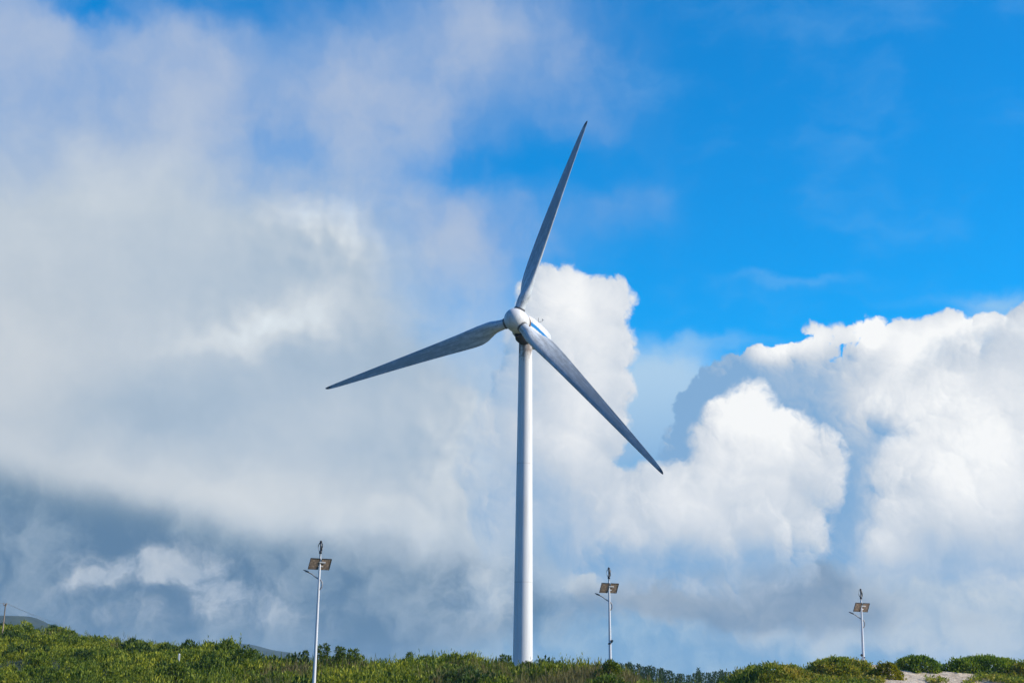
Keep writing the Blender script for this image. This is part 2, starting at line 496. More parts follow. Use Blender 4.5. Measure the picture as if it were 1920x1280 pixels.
mt_cell, p = material('solar_cells')
c = coords()
put(p.inputs['Base Color'], mix(noise(c, 6, 3, 0.6, '3D'), (0.01, 0.015, 0.04), (0.02, 0.025, 0.05)))
p.inputs['Roughness'].default_value = 0.15
mt_wood = paint('weathered_wood', (0.34, 0.26, 0.19), (0.16, 0.12, 0.09), 0.85, 0, 0.9, 3, (1, 1, 0.1))
mt_post = paint('white_post', (0.8, 0.8, 0.78), (0.5, 0.45, 0.4), 0.6, 0, 0.4)
mt_bark = paint('bark', (0.09, 0.065, 0.045), (0.04, 0.03, 0.02), 0.9, 0, 0.9, 3)


def foliage(name, cols, patch_scale=0.09, transl=0.35, stops=(0.34, 0.5, 0.66)):
    """leaves whose tint wanders from plant to plant and leaf to leaf"""
    m = bpy.data.materials.new(name)
    m.use_nodes = True
    t = N.nt = m.node_tree
    t.nodes.clear()
    pos = world_pos()
    v = noise(pos, patch_scale, 3, 0.6, '3D') * 0.60 + noise(pos, patch_scale * 9, 2, 0.5, '3D') * 0.25 + island() * 0.15
    colr = cramp(v, list(zip(stops, cols)))
    colr = N.vec('SCALE', colr, island() * 0.55 + 0.72)
    d = t.nodes.new('ShaderNodeBsdfPrincipled')
    d.inputs['Roughness'].default_value = 0.62
    d.inputs['Specular IOR Level'].default_value = 0.25
    t.links.new(colr.s, d.inputs['Base Color'])
    tr = t.nodes.new('ShaderNodeBsdfTranslucent')
    t.links.new(N.vec('MULTIPLY', colr, (1.15, 1.2, 0.6)).s, tr.inputs['Color'])
    mx = t.nodes.new('ShaderNodeMixShader')
    mx.inputs[0].default_value = transl
    t.links.new(d.outputs[0], mx.inputs[1])
    t.links.new(tr.outputs[0], mx.inputs[2])
    o = t.nodes.new('ShaderNodeOutputMaterial')
    t.links.new(mx.outputs[0], o.inputs[0])
    return m


mt_scrub = foliage('scrub_leaves', [(0.06, 0.115, 0.012), (0.165, 0.215, 0.018), (0.38, 0.37, 0.03)], 0.16, 0.27)
mt_reed = foliage('dry_reeds', [(0.13, 0.115, 0.045), (0.22, 0.18, 0.08), (0.15, 0.18, 0.04)])
mt_bush = foliage('bush_leaves', [(0.045, 0.09, 0.012), (0.10, 0.15, 0.016), (0.19, 0.23, 0.025)])
mt_con = foliage('conifer_needles', [(0.035, 0.075, 0.022), (0.055, 0.105, 0.028), (0.08, 0.13, 0.035)], 0.05, 0.2)
mt_dune = foliage('dune_leaves', [(0.08, 0.15, 0.02), (0.24, 0.29, 0.035), (0.50, 0.38, 0.08)], 0.5)
mt_dune_g = foliage('green_dune_leaves', [(0.06, 0.13, 0.02), (0.17, 0.26, 0.03), (0.34, 0.37, 0.05)], 0.5)
mt_darkleaf = foliage('dark_shrub_leaves', [(0.025, 0.06, 0.012), (0.05, 0.09, 0.014), (0.08, 0.13, 0.02)], 0.2, 0.2)
mt_dune_y = foliage('yellow_dune_leaves', [(0.14, 0.16, 0.015), (0.30, 0.28, 0.018), (0.36, 0.30, 0.02)], 0.35)

mt_ground, p = material('sandy_ground')
pos = world_pos()
gx, gy, gz = sepxyz(pos)
g1 = noise(pos, 0.16, 5, 0.6, '3D')
g2 = noise(pos, 2.2, 5, 0.65, '3D')
soil = mix(g2, (0.030, 0.055, 0.016), (0.06, 0.075, 0.03))
sand = mix((g2 * 0.7 + g1 * 0.3).ramp(0.38, 0.62), (0.50, 0.38, 0.25), (0.76, 0.63, 0.46))
far = mix(noise(pos, 0.01, 4, 0.6, '3D'), (0.05, 0.075, 0.03), (0.10, 0.11, 0.05))
onsand = ((gx - gy * 0.155) + (g1 - 0.5) * 4).ramp(-1.5, 1.5) * gy.ramp(185, 150) * gy.ramp(88, 97)
put(p.inputs['Base Color'], mix(gy.ramp(170, 260), mix(onsand, soil, sand), far))
p.inputs['Roughness'].default_value = 0.95
bump(p, g2 + noise(pos, 9, 3, 0.6, '3D') * 0.4, 0.6, 0.25)

mt_hill, p = material('hill_woods')
pos = world_pos()
h1 = noise(pos, 0.02, 8, 0.75, '3D')
put(p.inputs['Base Color'], mix(h1.ramp(0.35, 0.65), (0.012, 0.026, 0.016), (0.045, 0.062, 0.036)))
p.inputs['Roughness'].default_value = 0.95

# ------------------------------------------------------------------ object helpers


def mesh(name, verts, faces, m, smooth=False):
    me = bpy.data.meshes.new(name)
    me.from_pydata([tuple(map(float, v)) for v in verts], [], faces)
    me.materials.append(m)
    if smooth: me.shade_smooth()
    me.update()
    return me


def obj(name, me, parent=None, loc=None, rot=None):
    o = bpy.data.objects.new(name, me)
    C.objects.link(o)
    if parent is not None: o.parent = parent
    if loc is not None: o.location = loc
    if rot is not None: o.rotation_euler = rot
    return o


def tag(o, label=None, cat=None, group=None, kind=None):
    for k, v in (('label', label), ('category', cat), ('group', group), ('kind', kind)):
        if v: o[k] = v
    return o


def empty(name, loc, label, cat, group=None):
    o = bpy.data.objects.new(name, None)
    o.empty_display_size = 0.3
    C.objects.link(o)
    o.location = loc
    return tag(o, label, cat, group)


def join(parts):
    v, f = [], []
    for pv, pf in parts:
        k = len(v)
        v += list(pv)
        f += [tuple(i + k for i in q) for q in pf]
    return v, f


def box(cx, cy, cz, sx, sy, sz, M=None):
    v = [Vector((cx + a * sx / 2, cy + b * sy / 2, cz + c_ * sz / 2)) for a in (-1, 1) for b in (-1, 1) for c_ in (-1, 1)]
    if M is not None: v = [M @ q for q in v]
    return v, [(0, 1, 3, 2), (4, 6, 7, 5), (0, 4, 5, 1), (2, 3, 7, 6), (0, 2, 6, 4), (1, 5, 7, 3)]


def tube(pts, rad, n=10, cap=True):
    pts = [Vector(q) for q in pts]
    v, f = [], []
    ref = Vector((0, 0, 1))
    for i, q in enumerate(pts):
        t = (pts[min(i + 1, len(pts) - 1)] - pts[max(i - 1, 0)]).normalized()
        a = t.cross(ref if abs(t.dot(ref)) < 0.95 else Vector((0, 1, 0))).normalized()
        b = t.cross(a)
        r = rad[i] if hasattr(rad, '__len__') else rad
        for k in range(n):
            an = 2 * math.pi * k / n
            v.append(q + (a * math.cos(an) + b * math.sin(an)) * r)
    for i in range(len(pts) - 1):
        for k in range(n):
            f.append((i * n + k, i * n + (k + 1) % n, (i + 1) * n + (k + 1) % n, (i + 1) * n + k))
    if cap:
        f.append(tuple(range(n)))
        f.append(tuple(range(len(v) - n, len(v)))[::-1])
    return v, f


def lathe(prof, n=48, axis='z'):
    """prof: (radius, height)"""
    v, f = [], []
    for r, h in prof:
        for k in range(n):
            a = 2 * math.pi * k / n
            v.append(Vector((r * math.cos(a), r * math.sin(a), h)))
    for i in range(len(prof) - 1):
        for k in range(n):
            f.append((i * n + k, i * n + (k + 1) % n, (i + 1) * n + (k + 1) % n, (i + 1) * n + k))
    f.append(tuple(range(n))[::-1])
    f.append(tuple(range(len(v) - n, len(v))))
    return v, f


def catmull(pts, n=6):
    pts = [Vector(q) for q in pts]
    out = []
    for i in range(len(pts) - 1):
        a, b, c_, d = pts[max(i - 1, 0)], pts[i], pts[i + 1], pts[min(i + 2, len(pts) - 1)]
        for k in range(n):
            t = k / n
            out.append(0.5 * ((2 * b) + (c_ - a) * t + (2 * a - 5 * b + 4 * c_ - d) * t * t + (3 * b - a - 3 * c_ + d) * t ** 3))
    out.append(pts[-1])
    return out


def leaf_mesh(name, pos, dirs, length, width, m, extra=None):
    """one mesh of many small pointed leaves, each folded a little"""
    n = len(pos)
    dirs = dirs / np.linalg.norm(dirs, axis=1)[:, None]
    rnd = rng.normal(size=(n, 3))
    side = np.cross(dirs, rnd)
    side /= np.linalg.norm(side, axis=1)[:, None] + 1e-9
    nor = np.cross(side, dirs)
    L = np.asarray(length).reshape(-1, 1) * np.ones((n, 1))
    W = np.asarray(width).reshape(-1, 1) * np.ones((n, 1))
    mid = pos + dirs * L * 0.45
    v = np.stack([pos, mid + side * W / 2 + nor * W * 0.15, pos + dirs * L - nor * W * .2, mid - side * W / 2 + nor * W * 0.15], 1).reshape(-1, 3)
    idx = np.arange(4 * n, dtype=np.int32)
    if extra:
        ev = np.array([tuple(q) for q in extra[0]], dtype=float)
        v = np.concatenate([v, ev])
    me = bpy.data.meshes.new(name)
    me.vertices.add(len(v))
    me.vertices.foreach_set('co', v.astype(np.float32).ravel())
    me.loops.add(4 * n)
    me.loops.foreach_set('vertex_index', idx)
    me.polygons.add(n)
    me.polygons.foreach_set('loop_start', np.arange(0, 4 * n, 4, dtype=np.int32))
    me.polygons.foreach_set('loop_total', np.full(n, 4, dtype=np.int32))
    me.materials.append(m)
    me.update(calc_edges=True)
    me.validate()
    return me


# ------------------------------------------------------------------ the land
def crest(rows):
    """rows of px, py of the skyline and the depths of the foot and of the crest, as functions of the bearing x / y"""
    a = [ray(r_[0], r_[1])[0] for r_ in rows]
    t = [ray(r_[0], r_[1])[2] for r_ in rows]
    return np.array(a), np.array(t), np.array([r_[2] for r_ in rows], float), np.array([r_[3] for r_ in rows], float), np.array([r_[4] for r_ in rows], float)


# px, py of the foliage top, depth of foot, depth of crest, height of the plants there
SCRUB = crest([(-260, 1135, 106, 190, 1.2), (-60, 1156, 106, 180, 1.2), (0, 1164, 106, 175, 1.2), (100, 1170, 106, 170, 1.3), (200, 1184, 106, 160, 1.6),
               (300, 1191, 105, 150, 1.7), (400, 1198, 105, 140, 1.8), (450, 1209, 105, 135, 1.8), (480, 1216, 105, 132, 1.8), (510, 1222, 105, 130, 1.9),
               (600, 1224, 104, 128, 1.9), (700, 1224, 104, 127, 1.9), (800, 1227, 104, 126, 1.9), (900, 1225, 103, 125, 1.9), (950, 1230, 103, 124, 1.8),
               (1000, 1234, 102, 122, 1.7), (1090, 1240, 101, 114, 1.7), (1140, 1241, 100, 110, 1.6), (1175, 1250, 100, 112, 1.7), (1225, 1267, 100, 114, 1.7),
               (1290, 1281, 100, 116, 1.6), (1380, 1292, 100, 118, 1.5), (1450, 1296, 100, 118, 1.2), (2200, 1296, 100, 118, 1.2)])
DUNE = crest([(1340, 1330, 99, 112, 0), (1385, 1292, 99, 112, 0), (1410, 1268, 99, 112, 0), (1460, 1262, 98, 112, 0), (1520, 1262, 98, 112, 0), (1600, 1252, 98, 112, 0),
              (1640, 1249, 98, 112, 0), (1690, 1253, 98, 112, 0), (1760, 1256, 97, 112, 0), (1800, 1259, 97, 112, 0), (1920, 1259, 97, 112, 0), (2100, 1250, 96, 112, 0), (2400, 1262, 96, 112, 0)])


def sstep(x):
    x = np.clip(x, 0, 1)
    return x * x * (3 - 2 * x)


def wob(x, y, s, seed):
    r_ = np.random.default_rng(seed)
    tot = 0
    for k in range(7):
        f = s * (0.6 + 0.35 * k)
        an = r_.uniform(0, 6.28)
        tot = tot + np.sin((x * math.cos(an) + y * math.sin(an)) * f + r_.uniform(0, 6.28)) / (1 + 0.45 * k)
    return tot / 2.6


def rise(tab, x, y, power, back):
    a = x / np.maximum(y, 40)
    t, y0, yc, ph = (np.interp(a, tab[0], tab[i]) for i in (1, 2, 3, 4))
    zc = np.maximum(1.7 + t * yc - ph, 0)
    u = np.clip((y - y0) / (yc - y0), 0, 1) ** power
    u = np.where(u < 1, u * (1 - 0.25 * np.clip(1 - u * 6, 0, 1)), 1)
    return zc * u * (1 - sstep((y - yc - back) / 60))


def ground_z(x, y):
    x, y = np.asarray(x, float), np.asarray(y, float)
    a = x / np.maximum(y, 40)
    s = rise(SCRUB, x, y, 0.85, 55)
    d = rise(DUNE, x, y, 0.8, 12)
    w = sstep((y - 96) / 12) * (1 - sstep((y - 230) / 60))
    s = s + w * 0.22 * wob(x, y, 0.35, 3)
    d = d + w * (0.30 * wob(x, y, 0.55, 8) + 0.20 * wob(x, y, 1.7, 9)) * (a > 0.15)
    return np.maximum(np.maximum(s, d), 0.0 + 0.10 * wob(x, y, 0.2, 5))


def spaced(lo, hi, dlo, dhi, step, far):
    c_ = list(np.arange(dlo, dhi + step, step))
    s, q = step, c_[-1]
    while q < hi:
        s *= 1.35
        q = min(q + s, hi)
        c_.append(q)
    s, q, left = step, c_[0], []
    while q > lo:
        s *= 1.35
        q = max(q - s, lo)
        left.append(q)
    return np.array(left[::-1] + c_)


gxs = spaced(-4000, 4000, -75, 62, 0.8, 0)
gys = spaced(-4000, 4000, 90, 190, 0.8, 0)
GX, GY = np.meshgrid(gxs, gys, indexing='ij')
GZ = ground_z(GX, GY)
gv = np.stack([GX, GY, GZ], -1).reshape(-1, 3)
ni, nj = GX.shape
gf = [(i * nj + j, (i + 1) * nj + j, (i + 1) * nj + j + 1, i * nj + j + 1) for i in range(ni - 1) for j in range(nj - 1)]
tag(obj('ground', mesh('ground', gv, gf, mt_ground, True)), kind='structure')


def far_hill(name, pts, Y, depth):
    """a long wooded hill: crest points px, py at depth Y, falling away before and behind"""
    top_ = [at(px_, py_, Y) for px_, py_ in pts]
    xs = np.linspace(top_[0][0], top_[-1][0], 90)
    zs = np.interp(xs, [q[0] for q in top_], [q[2] for q in top_])
    zs = zs + np.array([0.008 * Y / 2.5 * wob(q, 0, 90 / Y, 4) * 0.5 for q in xs])
    v, f = [], []
    S = np.linspace(-1, 1, 25)
    for i, (x_, z_) in enumerate(zip(xs, zs)):
        for j, s in enumerate(S):
            k = math.cos(s * math.pi / 2) ** 1.3
            v.append((x_, Y + s * depth, max(z_, 0) * k * (1 + 0.10 * wob(x_, s * depth, 60 / Y, 6) * (1 - k)) - 1.0))
    m = len(S)
    for i in range(len(xs) - 1):
        for j in range(m - 1):
            f.append((i * m + j, (i + 1) * m + j, (i + 1) * m + j + 1, i * m + j + 1))
    return tag(obj(name, mesh(name, v, f, mt_hill, True)), kind='structure')


far_hill('hill', [(-520, 1290), (-400, 1215), (-250, 1175), (-120, 1155), (-20, 1153), (40, 1153), (56, 1153), (64, 1158), (90, 1166), (115, 1174), (165, 1192), (260, 1215), (360, 1245), (480, 1292)], 1800, 350)
far_hill('hill', [(100, 1292), (330, 1212), (420, 1206), (445, 1203), (475, 1207), (500, 1213), (530, 1219), (570, 1229), (640, 1246), (760, 1262), (900, 1292)], 2700, 400)

# ------------------------------------------------------------------ the wind turbine
YAW, TILT, PHASE, RAD = R(24.81), R(6.12), R(16.99), 28.48
hubc = Vector(at(967.3, 599.9, 160.0))
f_ = Vector((-math.sin(YAW) * math.cos(TILT), -math.cos(YAW) * math.cos(TILT), math.sin(TILT)))    # upwind, out of the nose
s_ = Vector((math.cos(YAW), -math.sin(YAW), 0))
u_ = s_.cross(-f_) * -1
if u_.z < 0: u_ = -u_
tx, ty = at(980.2, 1240, 163)[0], 163.0
tz = float(ground_z(tx, ty))
wt = empty('wind_turbine', (tx, ty, tz), 'tall white three-bladed wind turbine with rust-stained tower top standing behind the scrub', 'wind turbine')
INV = Matrix.Translation((-tx, -ty, -tz))


def frame(o, X, Y, Z):
    return Matrix([[X[i], Y[i], Z[i], o[i]] for i in range(3)] + [[0, 0, 0, 1]])


# tower
ttop = at(985.5, 632, 163)
H_T = ttop[2] - tz + 0.35
prof = []
for k in range(41):
    t = k / 40
    r_ = 1.215 + (0.835 - 1.215) * t
    prof.append((r_, H_T * t))
v, fc = lathe(prof, 64)
lean = Vector((ttop[0] - tx, 0, 0)) / H_T
v = [q + lean * q.z for q in v]
tower = obj('tower', mesh('tower', v, fc, mt_tower, True), wt)
fv, ff = lathe([(2.6, -0.6), (2.6, 0.12), (2.45, 0.22), (1.3, 0.24)], 48)
obj('footing', mesh('footing', fv, ff, paint('concrete', (0.36, 0.35, 0.33), (0.2, 0.19, 0.17), 0.9)), wt)

# nacelle: local x across, y backwards along the shaft, z up
back = -f_
NM = INV @ frame(hubc, s_, back, u_)
secs = [(1.35, 1.05, -1.10, 1.02), (1.7, 1.26, -1.32, 1.18), (3.0, 1.36, -1.42, 1.28), (5.0, 1.36, -1.42, 1.30), (7.0, 1.32, -1.30, 1.24), (8.3, 1.22, -1.02, 1.10), (8.9, 1.05, -0.72, 0.90), (9.1, 0.75, -0.4, 0.6)]
v, fc = [], []
NS = 40
for (yy, hw, zb, zt) in secs:
    for k in range(NS):
        a = 2 * math.pi * (k + 0.5) / NS
        e = 0.34
        cx = math.copysign(abs(math.cos(a)) ** e, math.cos(a)) * hw
        cz = math.copysign(abs(math.sin(a)) ** e, math.sin(a))
        v.append(Vector((cx, yy, (zt + zb) / 2 + cz * (zt - zb) / 2)))
for i in range(len(secs) - 1):
    for k in range(NS):
        fc.append((i * NS + k, (i + 1) * NS + k, (i + 1) * NS + (k + 1) % NS, i * NS + (k + 1) % NS))
fc += [tuple(range(NS)), tuple(range(len(v) - NS, len(v)))[::-1]]
nac = obj('nacelle', mesh('nacelle', [NM @ q for q in v], fc, mt_white, True), wt)
# the blue band along both flanks
for sd in (1, -1):
    bv, bf = [], []
    ys = np.linspace(1.75, 8.3, 24)
    for yy in ys:
        hw = np.interp(yy, [q[0] for q in secs], [q[1] for q in secs]) + 0.012
        for zz in (-0.22, 0.30 - 0.035 * (yy - 1.75)):
            for d_ in (0, 0.03):
                bv.append(NM @ Vector((sd * (hw - d_), yy, zz)))
    for i in range(len(ys) - 1):
        o = 4 * i
        bf += [(o, o + 4, o + 6, o + 2), (o + 1, o + 3, o + 7, o + 5), (o, o + 1, o + 5, o + 4), (o + 2, o + 6, o + 7, o + 3)]
    bf += [(0, 2, 3, 1), (o + 4, o + 5, o + 7, o + 6)]
    obj('stripe', mesh('stripe', bv, bf, mt_blue), nac)
# dark bed plate and yaw ring under the nacelle
v, fc = join([tube([(0, 1.2, -1.28), (0, 1.9, -1.50), (0, 3.6, -1.60)], [0.62, 0.86, 0.80], 20)])
obj('bedplate', mesh('bedplate', [NM @ q for q in v], fc, mt_dark, True), nac)
ym = Vector((ttop[0] - tx, 0, H_T))
v, fc = lathe([(0.90, -0.05), (0.98, 0.0), (0.98, 0.45), (0.7, 0.5)], 40)
obj('yaw_ring', mesh('yaw_ring', [q + ym for q in v], fc, mt_dark, True), nac)
# wind vane mast on the roof
v, fc = join([tube([(0.1, 6.6, 1.15), (0.1, 6.6, 2.75)], 0.035, 8), tube([(-0.45, 6.6, 2.2), (0.65, 6.6, 2.2)], 0.025, 8),
              tube([(-0.45, 6.6, 2.2), (-0.45, 6.6, 2.5)], 0.03, 8), tube([(0.65, 6.6, 2.2), (0.65, 6.6, 2.45)], 0.03, 8),
              box(-0.45, 6.6, 2.55, 0.22, 0.22, 0.12), box(0.65, 6.75, 2.5, 0.03, 0.4, 0.14)])
obj('wind_vane', mesh('wind_vane', [NM @ q for q in v], fc, mt_mast), nac)
# collar between hub and nacelle
CM = INV @ frame(hubc, s_, u_, f_)
v, fc = lathe([(0.9, -1.72), (1.02, -1.70), (1.02, -1.12), (0.9, -1.10)], 40)
obj('collar', mesh('collar', [CM @ q for q in v], fc, mt_rust, True), nac)
v, fc = lathe([(1.24, -1.72), (1.34, -1.68), (1.40, -1.50), (1.36, -1.40), (1.1, -1.38)], 48)
obj('collar_rim', mesh('collar_rim', [CM @ q for q in v], fc, mt_rust, True), nac)

# spinner
sp = [(1.10, -1.30), (1.30, -1.28), (1.41, -1.15), (1.46, -0.6), (1.47, 0.0), (1.43, 0.35), (1.33, 0.72), (1.16, 1.05), (0.93, 1.32), (0.64, 1.52), (0.33, 1.63), (0.06, 1.67)]
v, fc = lathe(sp, 56)
hub = obj('hub', mesh('hub', [CM @ q for q in v], fc, mt_white, True), wt)

# blades: local x towards the leading edge, y upwind, z from root to tip
ST = [(0.9, .64, 1.30, 1.0, 27), (1.5, .64, 1.30, 1.0, 27), (2.0, .64, 1.32, .96, 27), (2.8, .56, 1.52, .78, 26.5), (3.6, .45, 1.93, .56, 26), (4.4, .38, 2.28, .43, 25), (5.2, .35, 2.46, .36, 23),
      (6.2, .33, 2.43, .31, 20.5), (8, .31, 2.22, .27, 16), (10.5, .30, 1.97, .24, 11.5), (13.5, .29, 1.71, .215, 7.5), (17, .28, 1.42, .20, 4.8), (20.5, .27, 1.14, .19, 3.2),
      (24, .26, .85, .18, 2.2), (26.5, .25, .62, .175, 1.8), (27.8, .24, .44, .17, 1.5), (28.3, .23, .28, .17, 1.5), (28.48, .2, .10, .2, 1.5)]
rr = np.concatenate([np.linspace(0.9, 6.5, 24), np.linspace(6.9, 27.6, 46), [27.9, 28.2, 28.38, 28.48]])
cols_ = np.array(ST)
NP = 36
bv, bf = [], []
for r_ in rr:
    ax, ch, th, tw = (np.interp(r_, cols_[:, 0], cols_[:, i]) for i in (1, 2, 3, 4))
    tw = R(tw + 3.0)
    defl = -0.71 * (r_ / RAD) ** 2
    wcirc = float(sstep((th - 0.4) / 0.55))
    for k in range(NP):
        a = 2 * math.pi * k / NP
        # airfoil: chordwise 0 at the nose, 1 at the tail
        xc = 0.5 - 0.5 * math.cos(a)
        yt = 5 * th * (0.2969 * math.sqrt(xc) - 0.126 * xc - 0.3516 * xc ** 2 + 0.2843 * xc ** 3 - 0.1036 * xc ** 4)
        yc_ = 0.03 * 4 * xc * (1 - xc)
        ya = yc_ + (yt if a <= math.pi else -yt)
        px_ = 0.5 - 0.5 * math.cos(a)
        py_ = 0.5 * math.sin(a)
        X = (ax * (1 - wcirc) + 0.5 * wcirc) - (xc * (1 - wcirc) + px_ * wcirc)
        Y = -(ya * (1 - wcirc) + py_ * wcirc)
        X, Y = X * ch, Y * ch
        bv.append((X * math.cos(tw) - Y * math.sin(tw), X * math.sin(tw) + Y * math.cos(tw) + defl, float(r_)))
for i in range(len(rr) - 1):
    for k in range(NP):
        bf.append((i * NP + k, i * NP + (k + 1) % NP, (i + 1) * NP + (k + 1) % NP, (i + 1) * NP + k))
bf += [tuple(range(NP))[::-1], tuple(range(len(bv) - NP, len(bv)))]
blade_me = mesh('blade', bv, bf, mt_blade, True)
cuff_me = mesh('root_cuff', *lathe([(0.60, 1.18), (0.71, 1.20), (0.715, 1.50), (0.70, 1.545), (0.60, 1.55)], 32), mt_mast, True)
for k in range(3):
    a = PHASE + k * 2 * math.pi / 3
    d_ = s_ * math.sin(a) + u_ * math.cos(a)
    t_ = s_ * math.cos(a) - u_ * math.sin(a)
    b = obj('blade', blade_me, wt)
    b.matrix_local = INV @ frame(hubc, t_, f_, d_)
    obj('root_cuff', cuff_me, b)

# ------------------------------------------------------------------ hybrid street lamps: pole, two solar panels, small upright rotor, bent arm
U = 1 / 25.4                     # metres to a pixel of the nearest lamp


def L(x, d, y=0.0): return Vector((x * U, y * U, -d * U))


# shared meshes, heights measured down from the top of the rotor
rot_core = mesh('rotor_core', *join([tube([L(0, 0), L(0, 24)], 0.05, 10), lathe([(0.085, -3 * U), (0.085, -0.8 * U), (0.04, -0.3 * U)], 16),
                                     lathe([(0.105, -24 * U), (0.105, -19.5 * U), (0.06, -19 * U)], 16)]), mt_turb, True)


def vane_mesh(ang, m):
    pts = [(0.4, 3.2), (2.4, 4.2), (4.2, 7.5), (4.7, 11), (4.3, 15), (3.0, 18.5), (0.6, 20.5)]
    v, f = [], []
    for i, (r_, d) in enumerate(catmull([(q[0], q[1], 0) for q in pts], 4) and [(q.x, q.y) for q in catmull([(q[0], q[1], 0) for q in pts], 4)]):
        an = ang + 0.05 * (d - 11)
        c_ = Vector((math.cos(an), math.sin(an), 0))
        t = Vector((-math.sin(an), math.cos(an), 0))
        o = c_ * r_ * U + Vector((0, 0, -d * U))
        for w_, h_ in ((-1.5, 0.2), (1.5, 0.2), (1.5, -0.2), (-1.5, -0.2)):
            v.append(o + t * w_ * U + c_ * h_ * U)
    n = len(v) // 4
    for i in range(n - 1):
        for k in range(4):
            f.append((4 * i + k, 4 * i + (k + 1) % 4, 4 * i + 4 + (k + 1) % 4, 4 * i + 4 + k))
    f += [(3, 2, 1, 0), (4 * n - 4, 4 * n - 3, 4 * n - 2, 4 * n - 1)]
    return mesh('rotor_vane', v, f, m, True)


vanes = [vane_mesh(3.0, mt_turb), vane_mesh(0.9, mt_pale), vane_mesh(5.1, mt_turb)]

AX = Vector((0.92, 0.39, 0)).normalized()
UPS = Vector((0.22, -0.24, 0.86)).normalized()
NRM = AX.cross(UPS).normalized()
UPS = (UPS).normalized()
SL = 20.0 / 0.93           # slope length in lamp pixels


def slab(x0, x1, s0, s1, t0, t1, o):
    v = [o + AX * (a * U) + UPS * (b * U) + NRM * (c_ * U) for a in (x0, x1) for b in (s0, s1) for c_ in (t0, t1)]
    return v, [(0, 1, 3, 2), (4, 6, 7, 5), (0, 4, 5, 1), (2, 3, 7, 6), (0, 2, 6, 4), (1, 5, 7, 3)]


PO = L(0, 53.5, 3.2)


def panel(x0, x1):
    h = SL
    back = slab(x0 + .8, x1 - .8, .8, h - .8, -0.35, 0.35, PO)
    fr = join([slab(x0, x1, 0, .8, -.9, .9, PO), slab(x0, x1, h - .8, h, -.9, .9, PO), slab(x0, x0 + .8, .8, h - .8, -.9, .9, PO), slab(x1 - .8, x1, .8, h - .8, -.9, .9, PO)])
    jb = slab((x0 + x1) / 2 - 1.6, (x0 + x1) / 2 + 1.6, h * .72, h * .86, -.9 if NRM.y < 0 else .36, -.36 if NRM.y < 0 else .9, PO)
    return mesh('solar_panel', *back, mt_back), mesh('panel_frame', *fr, mt_frame), mesh('junction_box', *jb, mt_turb)


pan = [panel(-23.0, -3.8), panel(-1.6, 17.6)]
sgn = 1 if NRM.y < 0 else -1
brackets = [mesh('bracket', *join([slab(-5, 4, SL * .28, SL * .34, sgn * .6, sgn * 2.0, PO), tube([L(0, 49, 0), PO + AX * (0.5 * U) + UPS * (SL * .31 * U) + NRM * (sgn * 1.2 * U)], 0.04, 8)]), mt_pale),
            mesh('bracket', *join([slab(-5, 7, SL * .62, SL * .72, sgn * .6, sgn * 2.0, PO), tube([L(0, 40, 0), PO + AX * (0.5 * U) + UPS * (SL * .67 * U) + NRM * (sgn * 1.2 * U)], 0.04, 8)]), mt_pale)]
arm_pts = catmull([L(0, 91), L(3.6, 88.5), L(5.9, 83), L(5.4, 77), L(2.8, 73), L(-2, 70.3), L(-8, 66.5), L(-14, 62), L(-20, 59)], 6)
arm_me = mesh('arm', *tube(arm_pts, [1.35 * U] * 30 + [1.15 * U] * (len(arm_pts) - 30), 10), mt_arm, True)
# lamp head: a flat tapered cobra head
hv, hf = [], []
for i, (q, w_, h_) in enumerate([((-18.5, 59.6), 0.9, 0.9), ((-20, 58.6), 1.9, 1.5), ((-23, 57.2), 2.9, 1.7), ((-27, 55.7), 2.7, 1.3), ((-29.6, 54.8), 1.6, 0.8), ((-30.3, 54.6), 0.6, 0.4)]):
    for k in range(12):
        a = 2 * math.pi * k / 12
        hv.append(L(q[0] + 0.36 * math.sin(a) * h_, q[1] - math.sin(a) * h_ * 0.9, math.cos(a) * w_))
for i in range(5):
    for k in range(12):
        hf.append((i * 12 + k, i * 12 + (k + 1) % 12, i * 12 + 12 + (k + 1) % 12, i * 12 + 12 + k))
hf += [tuple(range(12))[::-1], tuple(range(60, 72))]
head_me = mesh('lamp_head', hv, hf, mt_mast, True)
lens_me = mesh('lens', *slab(0, 0.01, 0, 0.01, 0, 0.01, L(-24, 57.6)), mt_pale)
lens_me = mesh('lens', *join([box(-24.2 * U, 0, -58.35 * U, 5.2 * U, 4.0 * U, 0.5 * U)]), mt_pale)


